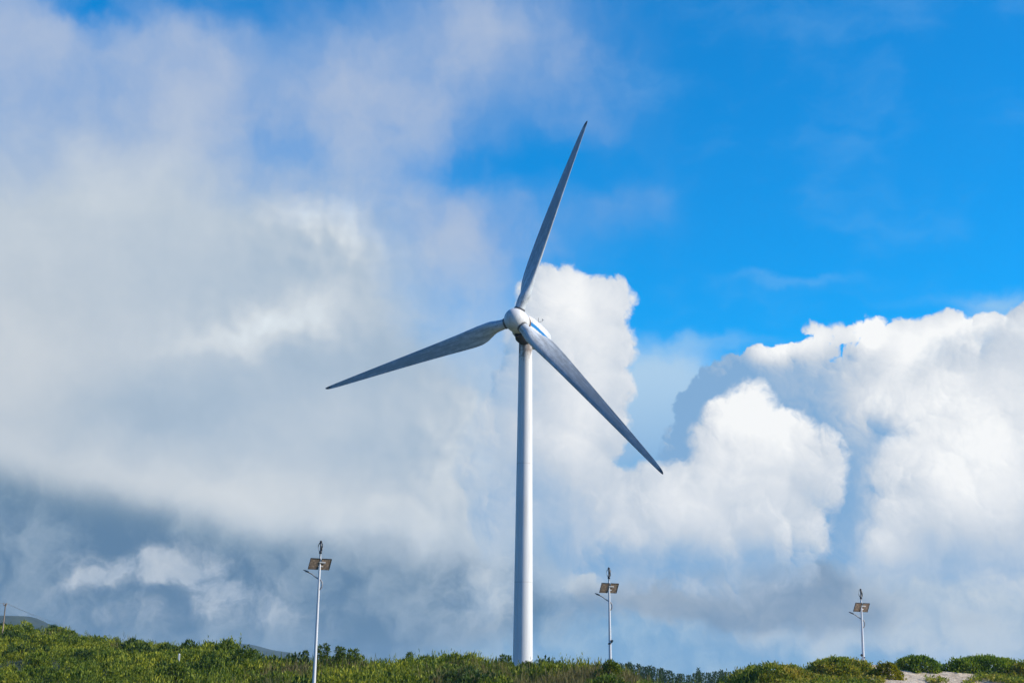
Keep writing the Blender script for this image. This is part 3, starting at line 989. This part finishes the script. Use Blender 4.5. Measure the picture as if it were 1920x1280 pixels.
def street_lamp(px_t, py_t, px_b, py_b, Y, label, fixture=None):
    top_ = Vector(at(px_t, py_t, Y))
    low_ = Vector(at(px_b, py_b, Y))
    gz_ = float(ground_z(low_.x, Y))
    base_x = low_.x
    o = empty('street_lamp', (base_x, Y, gz_ - 0.05), label, 'street lamp', 'solar and wind street lamps')
    up_ = top_ - Vector((base_x, Y, gz_ - 0.05))
    slant = up_.x / up_.z
    Mx = Matrix([[1, 0, slant, up_.x], [0, 1, 0, 0], [0, 0, 1, up_.z], [0, 0, 0, 1]])
    h_ = up_.z
    n = 24
    v, f = tube([(slant * (h_ - 23 * U) * (k / n), 0, (h_ - 23 * U) * k / n) for k in range(n + 1)], [(3.5 - 1.75 * k / n) * U for k in range(n + 1)], 18)
    obj('pole', mesh('pole', v, f, mt_pole, True), o)
    fl, ff_ = join([lathe([(7 * U, 0.0), (7 * U, 0.04), (3.8 * U, 0.05), (3.6 * U, 0.25)], 20)])
    obj('base_flange', mesh('base_flange', fl, ff_, mt_arm), o)

    def part(name, me, par=o):
        c_ = obj(name, me, par)
        if par is o: c_.matrix_local = Mx
        return c_
    r_ = part('wind_rotor', rot_core)
    for vm in vanes: part('vane', vm, r_)
    for bk, fr, jb in pan:
        q = part('solar_panel', bk)
        part('panel_frame', fr, q)
        part('junction_box', jb, q)
    for q in brackets: part('bracket', q)
    part('arm', arm_me)
    hd = part('lamp_head', head_me)
    part('lens', lens_me, hd)
    if fixture:
        sd = fixture
        fx = join([lathe([(3.3 * U, -160 * U), (3.3 * U, -157 * U)], 16), tube([L(0, 158.5), L(sd * 3.5, 157), L(sd * 5.2, 154.5)], 0.7 * U, 8),
                   box(sd * 5.0 * U, -1.0 * U, -153 * U, 4.2 * U, 5.5 * U, 4.6 * U, Matrix.Translation((sd * 5.0 * U, 0, -153 * U)) @ Matrix.Rotation(sd * 0.5, 4, 'Y') @ Matrix.Translation((-sd * 5.0 * U, 0, 153 * U)))])
        part('floodlight', mesh('floodlight', *fx, mt_turb))
    return o


street_lamp(602, 1013, 588.5, 1280, 98, 'nearest and tallest white street lamp with solar panels, left of the wind turbine')
street_lamp(1141.5, 1063, 1144.5, 1235, 112, 'white solar street lamp right of the turbine tower, dark floodlight on its right side', 1)
street_lamp(1613.5, 1103, 1619, 1245, 125, 'farthest solar street lamp, rising behind the bushy sand dune on the right', -1)

# wooden pole with its wire on the left slope
up0 = Vector(at(10.5, 1131, 160))
ub = float(ground_z(up0.x, 160))
ut = empty('utility_pole', (up0.x, 160, ub), 'thin wooden utility pole with wires rising from the green slope at the far left', 'utility pole')
hh = up0.z - ub
obj('pole', mesh('pole', *tube([(0, 0, -0.3), (0, 0, hh * .5), (0, 0, hh)], [0.075, 0.07, 0.06], 12), mt_wood, True), ut)
obj('crossarm', mesh('crossarm', *join([box(0, -0.12, hh - 0.22, 0.34, 0.08, 0.10), tube([(-0.17, -0.12, hh - 0.16), (-0.17, -0.12, hh + 0.06)], 0.05, 8), tube([(0.17, -0.12, hh - 0.16), (0.17, -0.12, hh + 0.06)], 0.05, 8)]), mt_wood), ut)
for k in (-1, 1):
    a_ = Vector((k * 0.17, -0.12, hh + 0.05))
    e_ = Vector(at(135, 1176, 215)) - Vector((up0.x, 160, ub))
    m_ = (a_ + e_) / 2 + Vector((0, 0, -0.25 - 0.12 * k))
    e2 = Vector(at(-80, 1118, 120)) - Vector((up0.x, 160, ub))
    m2 = (a_ + e2) / 2 + Vector((0, 0, -0.3))
    obj('wire', mesh('wire', *join([tube(catmull([a_, m_, e_], 10), 0.010, 6), tube(catmull([a_, m2, e2], 10), 0.010, 6)]), mt_mast), ut)

# where the scrub's surface lies behind the little white post
wY = min(np.arange(106, 150, 0.5), key=lambda q: abs(float(ground_z(at(336, 1230, q)[0], q)) + 1.25 - at(336, 1230, q)[2]))
wp = Vector(at(336, 1226.5, wY))
wz = float(ground_z(wp.x, wY))

# ------------------------------------------------------------------ vegetation


def shoots(n, x, y, z, h, spread, per, leafL, leafW, up=1.0, sway=0.25):
    """leaves of n upright feathery plants: arrays of positions and directions"""
    S = 6
    base = np.stack([x, y, z], 1)
    P_, D_, Ls, Ws = [], [], [], []
    for s in range(S):
        an = rng.uniform(0, 6.283, n)
        rad = spread * np.sqrt(rng.uniform(0, 1, n))
        b = base + np.stack([np.cos(an) * rad, np.sin(an) * rad, np.zeros(n)], 1)
        hh_ = h * rng.uniform(0.55, 1.1, n)
        lean_ = np.stack([np.cos(an) * sway + rng.normal(0, .07, n) - 0.04, np.sin(an) * sway + rng.normal(0, .07, n), np.ones(n)], 1)
        for k in range(per):
            t = (k + rng.uniform(0, 1, n)) / per
            t = 0.12 + 0.88 * t
            q = b + lean_ * (hh_ * t)[:, None]
            a2 = rng.uniform(0, 6.283, n)
            out_ = (0.75 - 0.55 * t)
            d = np.stack([np.cos(a2) * out_, np.sin(a2) * out_, up * (0.5 + 0.7 * t)], 1)
            P_.append(q)
            D_.append(d)
            sc_ = (1.0 - 0.35 * t) * rng.uniform(.7, 1.3, n) * np.sqrt(h / 1.8)
            Ls.append(leafL * sc_)
            Ws.append(leafW * sc_)
    return np.concatenate(P_), np.concatenate(D_), np.concatenate(Ls), np.concatenate(Ws)


def scatter(px0, px1, dens, keep):
    """plants on the scrub slope between two bearings, thinner and bigger with distance"""
    a0, a1 = ray(px0, 1200)[0], ray(px1, 1200)[0]
    n = int(dens * 4200)
    a = rng.uniform(a0, a1, n)
    y0, yc = np.interp(a, SCRUB[0], SCRUB[2]), np.interp(a, SCRUB[0], SCRUB[3])
    y = y0 - 1.5 + (yc + 5 - y0) * rng.uniform(0, 1, n) ** 0.9
    x = a * y
    k = keep(x, y, a)
    return x[k], y[k], a[k]


# green feathery scrub over the whole slope
A_L, A_R = ray(1385, 1280)[0], ray(935, 1260)[0]
reedy = lambda x, y, a: wob(x, y, 0.22, 21) + 2.3 * np.exp(-((a - ray(1050, 1260)[0]) / 0.045) ** 2) * (y < 112.5) + 0.75 * np.exp(-((a - ray(520, 1260)[0]) / 0.03) ** 2) * (y < 122)
x, y, a = scatter(-200, 1420, 1.0, lambda x, y, a: reedy(x, y, a) < 0.75 + rng.normal(0, .25, len(a)))
hgt = np.interp(a, SCRUB[0], SCRUB[4]) * rng.uniform(0.62, 1.12, len(a)) * (1 + 0.22 * wob(x, y, 0.5, 31))
far_ = (y > 140)
thick = wob(x, y, 0.8, 33) + 0.6 * wob(x, y, 0.33, 34)
hgt = hgt * np.clip(0.85 + 0.30 * thick, 0.4, 1.25)
tall = rng.uniform(0, 1, len(x)) < 0.62
def tufts(x, y, z, h, n_):
    m = len(x)
    v = rng.normal(size=(n_, m, 3))
    v /= np.linalg.norm(v, axis=2)[:, :, None]
    v[:, :, 2] = np.abs(v[:, :, 2])
    r_ = (h * rng.uniform(.42, .62, m))[None, :, None] * np.array([1, 1, 1.35]) * rng.uniform(.55, 1.0, (n_, m, 1)) ** .6
    q = np.stack([x, y, z + h * .15], 1)[None] + v * r_
    d = v * 0.8 + rng.normal(0, .35, (n_, m, 3)) + np.array([0, 0, 0.75])
    s = rng.uniform(.6, 1.3, (n_, m)) * np.sqrt(h / 1.8)[None]
    return q.reshape(-1, 3), d.reshape(-1, 3), (0.31 * s).ravel(), (0.135 * s).ravel()
gz = ground_z(x, y) - 0.1
t_, o_ = tall, ~tall
parts_ = [shoots(t_.sum(), x[t_], y[t_], gz[t_], hgt[t_] * 1.04, 0.42, 9, 0.44, 0.105), tufts(x[o_], y[o_], gz[o_], hgt[o_] * 1.05, 230)]
p_, d_, l_, w_ = (np.concatenate([q[i] for q in parts_]) for i in range(4))
tag(obj('scrub', leaf_mesh('scrub', p_, d_, l_, w_, mt_scrub)), 'dense yellow-green feathery scrub covering the slope along the bottom of the picture', 'scrub', None, 'stuff')
# darker broad-leaved shrubs in drifts among it
x, y, a = scatter(-200, 1400, 0.16, lambda x, y, a: (wob(x, y, 0.45, 61) + 0.4 * wob(x, y, 1.3, 62) > 0.35) & (reedy(x, y, a) < 1.1))
hgt = np.interp(a, SCRUB[0], SCRUB[4]) * rng.uniform(0.6, 1.25, len(a))
p_, d_, l_, w_ = tufts(x, y, ground_z(x, y) - 0.1, hgt, 230)
tag(obj('dark_shrubs', leaf_mesh('dark_shrubs', p_, d_, l_, w_ * 1.2, mt_darkleaf)), 'darker green broad-leaved shrubs in drifts through the yellow-green scrub', 'shrubs', None, 'stuff')
# dry brown reeds among it
x, y, a = scatter(-100, 1400, 0.62, lambda x, y, a: reedy(x, y, a) > 0.72 + rng.normal(0, .2, len(a)))
hgt = np.interp(a, SCRUB[0], SCRUB[4]) * rng.uniform(0.55, 0.98, len(a))
p_, d_, l_, w_ = shoots(len(x), x, y, ground_z(x, y) - 0.1, hgt, 0.5, 6, 0.85, 0.07, 1.5, 0.12)
tag(obj('reeds', leaf_mesh('reeds', p_, d_, l_, w_, mt_reed)), 'dry brownish reeds standing in the scrub below the wind turbine', 'reeds', None, 'stuff')


def clump(n, centre, r, squash=1.0, shell=0.55):
    v = rng.normal(size=(n, 3))
    v /= np.linalg.norm(v, axis=1)[:, None]
    q = v * (shell + (1 - shell) * rng.uniform(0, 1, n) ** 0.5)[:, None] * np.asarray(r)
    return np.asarray(centre) + q, v + rng.normal(0, .5, (n, 3)) + np.array([0, 0, 0.35])


def bush_mesh(name, rx, ry, h, m, n=1500, leaf=0.3, lumps_=9, seed=0):
    """a domed bush of several leafy lumps"""
    r_ = np.random.default_rng(seed)
    P_, D_ = [], []
    for k in range(lumps_):
        u, v = r_.uniform(-1, 1), r_.uniform(-1, 1)
        s = max(0.0, 1 - (u * u + v * v) * 0.62)
        c_ = (u * rx * 0.72, v * ry * 0.72, h * 0.58 * s * r_.uniform(.8, 1.05))
        rr_ = np.array([rx * r_.uniform(.30, .46), ry * r_.uniform(.30, .46), h * r_.uniform(.34, .46)])
        q, d = clump(n // lumps_, c_, rr_, shell=.6)
        P_.append(q)
        D_.append(d)
    P_, D_ = np.concatenate(P_), np.concatenate(D_)
    k = P_[:, 2] > -0.25
    P_, D_ = P_[k], D_[k]
    s = rng.uniform(.6, 1.3, len(P_))
    return leaf_mesh(name, P_, D_, leaf * s, leaf * 0.42 * s, m)


def dome_mesh(name, rx, ry, h, m, n, leaf, seed):
    """a close low dome of creeping leaves, bumpy, thinner towards its foot"""
    r_ = np.random.default_rng(seed)
    v = rng.normal(size=(n, 3))
    v /= np.linalg.norm(v, axis=1)[:, None]
    v[:, 2] = np.abs(v[:, 2])
    an = np.arctan2(v[:, 1], v[:, 0])
    f = 1 + 0.10 * np.sin(3 * an + r_.uniform(0, 6)) + 0.07 * np.sin(7 * an + r_.uniform(0, 6)) + 0.10 * np.sin(5 * v[:, 0] * 2 + r_.uniform(0, 6)) * np.sin(4 * v[:, 2] * 2 + r_.uniform(0, 6))
    f = f * (0.88 + 0.12 * rng.uniform(-1, 1, n)) + 0.06 * np.sin(v[:, 0] * 17 + r_.uniform(0, 6)) * np.sin(v[:, 2] * 15 + r_.uniform(0, 6)) * np.sin(v[:, 1] * 13)
    f = f + (rng.uniform(0, 1, n) < 0.10) * rng.uniform(0.03, 0.22, n)
    sq = 1.12
    q = np.stack([np.sign(v[:, 0]) * np.abs(v[:, 0]) ** .9 * rx * f, v[:, 1] * ry * f, np.abs(v[:, 2]) ** sq * h * (0.5 + 0.5 * f)], 1)
    q[:, 2] *= 1.04
    d = v * np.array([1 / rx, 1 / ry, 1 / h]) * rx * .6 + rng.normal(0, .45, (n, 3)) + np.array([0, 0, .4])
    s = rng.uniform(.5, 1.4, n)
    return leaf_mesh(name, q, d, leaf * s, leaf * 0.5 * s, m)


def stems_mesh(rx, ry, h, n=7):
    prt = []
    for k in range(n):
        an = 6.283 * k / n + random.uniform(-.3, .3)
        q = Vector((math.cos(an) * rx * .5, math.sin(an) * ry * .5, h * random.uniform(.5, .75)))
        prt.append(tube([(q.x * .08, q.y * .08, -.25), (q.x * .5, q.y * .5, q.z * .55), q], [0.06, 0.045, 0.02], 6))
    return mesh('stem', *join(prt), mt_bark, True)


def bush(px_, py_top, wpx, hm, Y, label, m, n, leaf, seed, name='bush', group=None, cat='bush'):
    t_ = at(px_, py_top, Y)
    rx = wpx / F_PX * Y * 1.0
    gz_ = min(float(ground_z(t_[0], Y)), t_[2] - 0.35)
    h = t_[2] - gz_ + 0.55 if hm is None else hm          # rooted a little below the sand
    o = empty(name, (t_[0], Y, t_[2] - h), label, cat, group)
    if name == 'dune_bush': obj('foliage', dome_mesh('foliage', rx, min(rx * 0.62, 1.9), h, m, n, leaf, seed), o)
    else: obj('foliage', bush_mesh('foliage', rx, rx * 0.8, h / 1.02, m, n, leaf, 11 if n > 1500 else 8, seed), o)
    obj('stem', stems_mesh(rx, rx * .8, h), o)
    return o


# rounder bushes that stand out of the scrub
bush(462, 1205, 34, 2.6, 127, 'round dark green bush at the right end of the left-hand crest', mt_bush, 1700, 0.34, 1, group='round bushes in the scrub')
bush(425, 1199, 30, 2.4, 131, 'rounded green bush on the left-hand crest, left of the darkest round bush', mt_bush, 1500, 0.34, 2, group='round bushes in the scrub')
bush(400, 1224, 46, 2.6, 117, 'wide leafy green bush on the slope in front of the left-hand crest', mt_bush, 2200, 0.32, 3, group='round bushes in the scrub')
bush(330, 1240, 42, 2.2, 112, 'low deep-green bush below the small white post', mt_bush, 1900, 0.32, 4, group='round bushes in the scrub')
bush(860, 1236, 44, 2.2, 116, 'broad green bush left of the wind turbine tower', mt_bush, 2000, 0.32, 5, group='round bushes in the scrub')
bush(1140, 1234, 24, 1.6, 107, 'small rounded olive bush at the foot of the middle street lamp', mt_scrub, 1300, 0.26, 6, group='round bushes in the scrub')
bush(1140, 1262, 60, 1.9, 103, 'loose green bush below the middle street lamp', mt_bush, 2000, 0.32, 8, group='round bushes in the scrub')

# white marker post in the scrub
po = empty('marker_post', (wp.x, wY, wz), 'small white marker post showing among the green scrub on the left slope', 'post')
obj('post', mesh('post', *join([box(0, 0, (wp.z - wz) / 2, 0.15, 0.13, wp.z - wz), lathe([(0.1, wp.z - wz), (0.1, wp.z - wz + .05), (0.02, wp.z - wz + .1)], 8)]), mt_post), po)


# saplings on the skyline by the nearest lamp: thin trunk with tufted crown
def sapling(px_, py_, Y, h, label, tufts, seed):
    t_ = at(px_, py_, Y)
    o = empty('sapling', (t_[0], Y, t_[2] - h), label, 'young tree', 'young trees on the skyline')
    r_ = np.random.default_rng(seed)
    tr = [tube([(0, 0, 0), (0.05, 0, h * .5), (0, 0, h * .97)], [0.07, 0.05, 0.02], 7)]
    P_, D_ = [], []
    for k in range(tufts):
        f = 1 - k / max(tufts, 1) * 0.75
        c_ = np.array([r_.normal(0, .34) * (1 - f + .06) * 1.4, r_.normal(0, .3) * (1 - f + .06), h * f - 0.22])
        q, d = clump(95, c_, (0.22 + .24 * (1 - f), 0.22 + .24 * (1 - f), 0.24 + .1 * (1 - f)), shell=.2)
        P_.append(q)
        D_.append(d)
        if k: tr.append(tube([(0, 0, h * f - 0.6), tuple(c_)], [0.03, 0.012], 5))
    P_, D_ = np.concatenate(P_), np.concatenate(D_)
    s = rng.uniform(.6, 1.2, len(P_))
    obj('crown', leaf_mesh('crown', P_, D_, 0.26 * s, 0.10 * s, mt_bush), o)
    obj('trunk', mesh('trunk', *join(tr), mt_bark, True), o)


for i, (px_, py_, h, n, lab) in enumerate([
        (600, 1210, 2.9, 5, 'slim young tree with a small round tuft on top, closest to the nearest street lamp'),
        (613, 1207, 3.0, 7, 'tallest tufted young tree on the skyline right of the nearest street lamp'),
        (634, 1213, 2.7, 5, 'narrow young tree third from the nearest street lamp on the skyline'),
        (642, 1215, 2.7, 6, 'bushy-topped young tree fourth from the nearest street lamp on the skyline'),
        (656, 1219, 2.5, 5, 'short young tree fifth from the nearest street lamp on the skyline'),
        (668, 1217, 2.6, 6, 'young tree at the right end of the tufted row by the nearest street lamp'),
        (574, 1221, 2.2, 4, 'small young tree on the skyline just left of the nearest street lamp'),
        (769, 1224, 2.4, 6, 'pointed young tree alone on the skyline midway between lamp and turbine'),
        (943, 1229, 2.3, 3, 'thin dark twig-like young tree left of the turbine tower, the farther of a pair'),
        (952, 1229, 2.3, 3, 'thin dark twig-like young tree touching the left edge of the turbine tower')]):
    sapling(px_, py_, 124 + (i % 3), h + .6, lab, n, 40 + i)


# far row of dark conifers right of the turbine
def conifer_meshes(seed):
    r_ = np.random.default_rng(seed)
    P_, D_ = [], []
    for k in range(46):
        t = (k + 0.5) / 46
        for j in range(int(5 + 9 * (1 - t))):
            an = r_.uniform(0, 6.283)
            rad = (0.05 + 1.45 * (1 - t) ** 0.85) * r_.uniform(.45, 1.05)
            zz = 0.7 + 6.3 * t - 0.15 * rad
            P_.append((math.cos(an) * rad * .75, math.sin(an) * rad * .75, zz))
            D_.append((math.cos(an), math.sin(an), 0.15 + t * .9))
    P_, D_ = np.array(P_), np.array(D_)
    cr = leaf_mesh('crown', P_, D_, r_.uniform(.45, .9, len(P_)), r_.uniform(.18, .3, len(P_)), mt_con)
    tr = mesh('trunk', *tube([(0, 0, -0.3), (0.03, 0, 3), (0, 0, 6.9)], [0.16, 0.1, 0.02], 8), mt_bark, True)
    return cr, tr


cons = [conifer_meshes(60 + k) for k in range(5)]
tops = [(1150, 1242), (1180, 1240.5), (1218, 1247.5), (1228, 1247.5), (1240, 1251), (1258, 1255.5), (1277, 1261), (1296, 1261), (1309, 1253), (1316, 1258), (1332, 1256), (1353, 1254.5), (1380, 1256.5), (1413, 1256), (1460, 1258), (1500, 1262)]
lead = {8: 'pointed conifer sticking up highest in the low part of the far tree row', 1: 'dark conifer at the high left end of the far tree row'}
row = []
for px_ in np.arange(1152, 1470, 6.2):
    row.append((px_ + random.uniform(-2, 2), np.interp(px_, [q[0] for q in tops], [q[1] for q in tops]) + random.uniform(0.0, 4.0), None))
for k in (1, 2, 4, 8, 11): row.append((tops[k][0], tops[k][1] - (2 if k == 8 else 0.5), lead.get(k)))
for i, (px_, py_, lab) in enumerate(row):
    Y = 300 + random.uniform(-22, 22) - (20 if lab else 0)
    t_ = at(px_, py_, Y)
    h = t_[2] - 0.1
    s = h / 7.15
    o = empty('conifer', (t_[0], Y, 0.0), lab or 'small dark conifer in the far tree row between the middle lamp and the dunes', 'conifer tree', 'far row of conifers')
    o.scale = (max(s, .75) * random.uniform(.8, 1.1), max(s, .75) * random.uniform(.8, 1.1), s)
    o.rotation_euler = (0, 0, random.uniform(0, 6.28))
    cr, tr = cons[i % 5]
    obj('crown', cr, o)
    obj('trunk', tr, o)

# bushes creeping over the dunes
bush(1458, 1248, 66, None, 107.5, 'dark olive dune bush with reddish sprigs, leftmost of the dune mounds', mt_dune, 11000, 0.19, 11, 'dune_bush', 'bushes on the sand dunes', 'dune bush')
bush(1572, 1236, 68, None, 109.5, 'tall domed dune bush just left of the farthest street lamp', mt_dune, 12000, 0.19, 12, 'dune_bush', 'bushes on the sand dunes', 'dune bush')
bush(1664, 1245, 30, None, 108, 'bright yellow-green dune bush just right of the farthest street lamp', mt_dune_y, 5000, 0.17, 13, 'dune_bush', 'bushes on the sand dunes', 'dune bush')
bush(1722, 1232, 46, None, 111.5, 'green dune bush on a peaked sand mound, left of the wide flat one', mt_dune_g, 8000, 0.19, 14, 'dune_bush', 'bushes on the sand dunes', 'dune bush')
bush(1846, 1233, 80, None, 111.5, 'wide flat green dune bush at the right edge, trailing over bare sand', mt_dune_g, 13000, 0.19, 15, 'dune_bush', 'bushes on the sand dunes', 'dune bush')
bush(1935, 1242, 45, None, 110, 'dune bush cut off by the right edge of the picture', mt_dune, 7000, 0.19, 16, 'dune_bush', 'bushes on the sand dunes', 'dune bush')

# low creepers and grass on the sand
n = 60000
a = rng.uniform(ray(1360, 1270)[0], ray(2050, 1270)[0], n)
y = rng.uniform(97, 113, n)
x = a * y
k = (wob(x, y, 0.75, 51) + 0.5 * wob(x, y, 2.0, 52) + 1.6 * np.clip((ray(1630, 1270)[0] - a) / 0.03, -0.21, 1.0)) > 0.16
x, y = x[k], y[k]
m_ = len(x)
d_ = np.stack([rng.normal(0, .7, m_), rng.normal(0, .7, m_) - .2, rng.uniform(.2, 1.0, m_)], 1)
p_ = np.stack([x, y, ground_z(x, y) + rng.uniform(-0.02, 0.30, m_)], 1)
tag(obj('dune_creeper', leaf_mesh('dune_creeper', p_, d_, rng.uniform(.15, .36, m_), rng.uniform(.07, .16, m_), mt_dune)), 'low green and rusty creepers trailing over the bare sand of the dunes', 'ground cover', None, 'stuff')

# ------------------------------------------------------------------ the air: one box of thin haze
hz_m = bpy.data.materials.new('haze')
hz_m.use_nodes = True
ht = hz_m.node_tree
ht.nodes.clear()
hv_ = ht.nodes.new('ShaderNodeVolumePrincipled')
hv_.inputs['Color'].default_value = (0.55, 0.80, 1.0, 1)
hv_.inputs['Density'].default_value = 0.00012
hv_.inputs['Anisotropy'].default_value = 0.2
ho = ht.nodes.new('ShaderNodeOutputMaterial')
ht.links.new(hv_.outputs[0], ho.inputs['Volume'])
tag(obj('haze', mesh('haze', *box(0, 0, 56, 8400, 8400, 116), hz_m)), 'thin pale blue haze in the air over the land', 'haze', None, 'stuff')
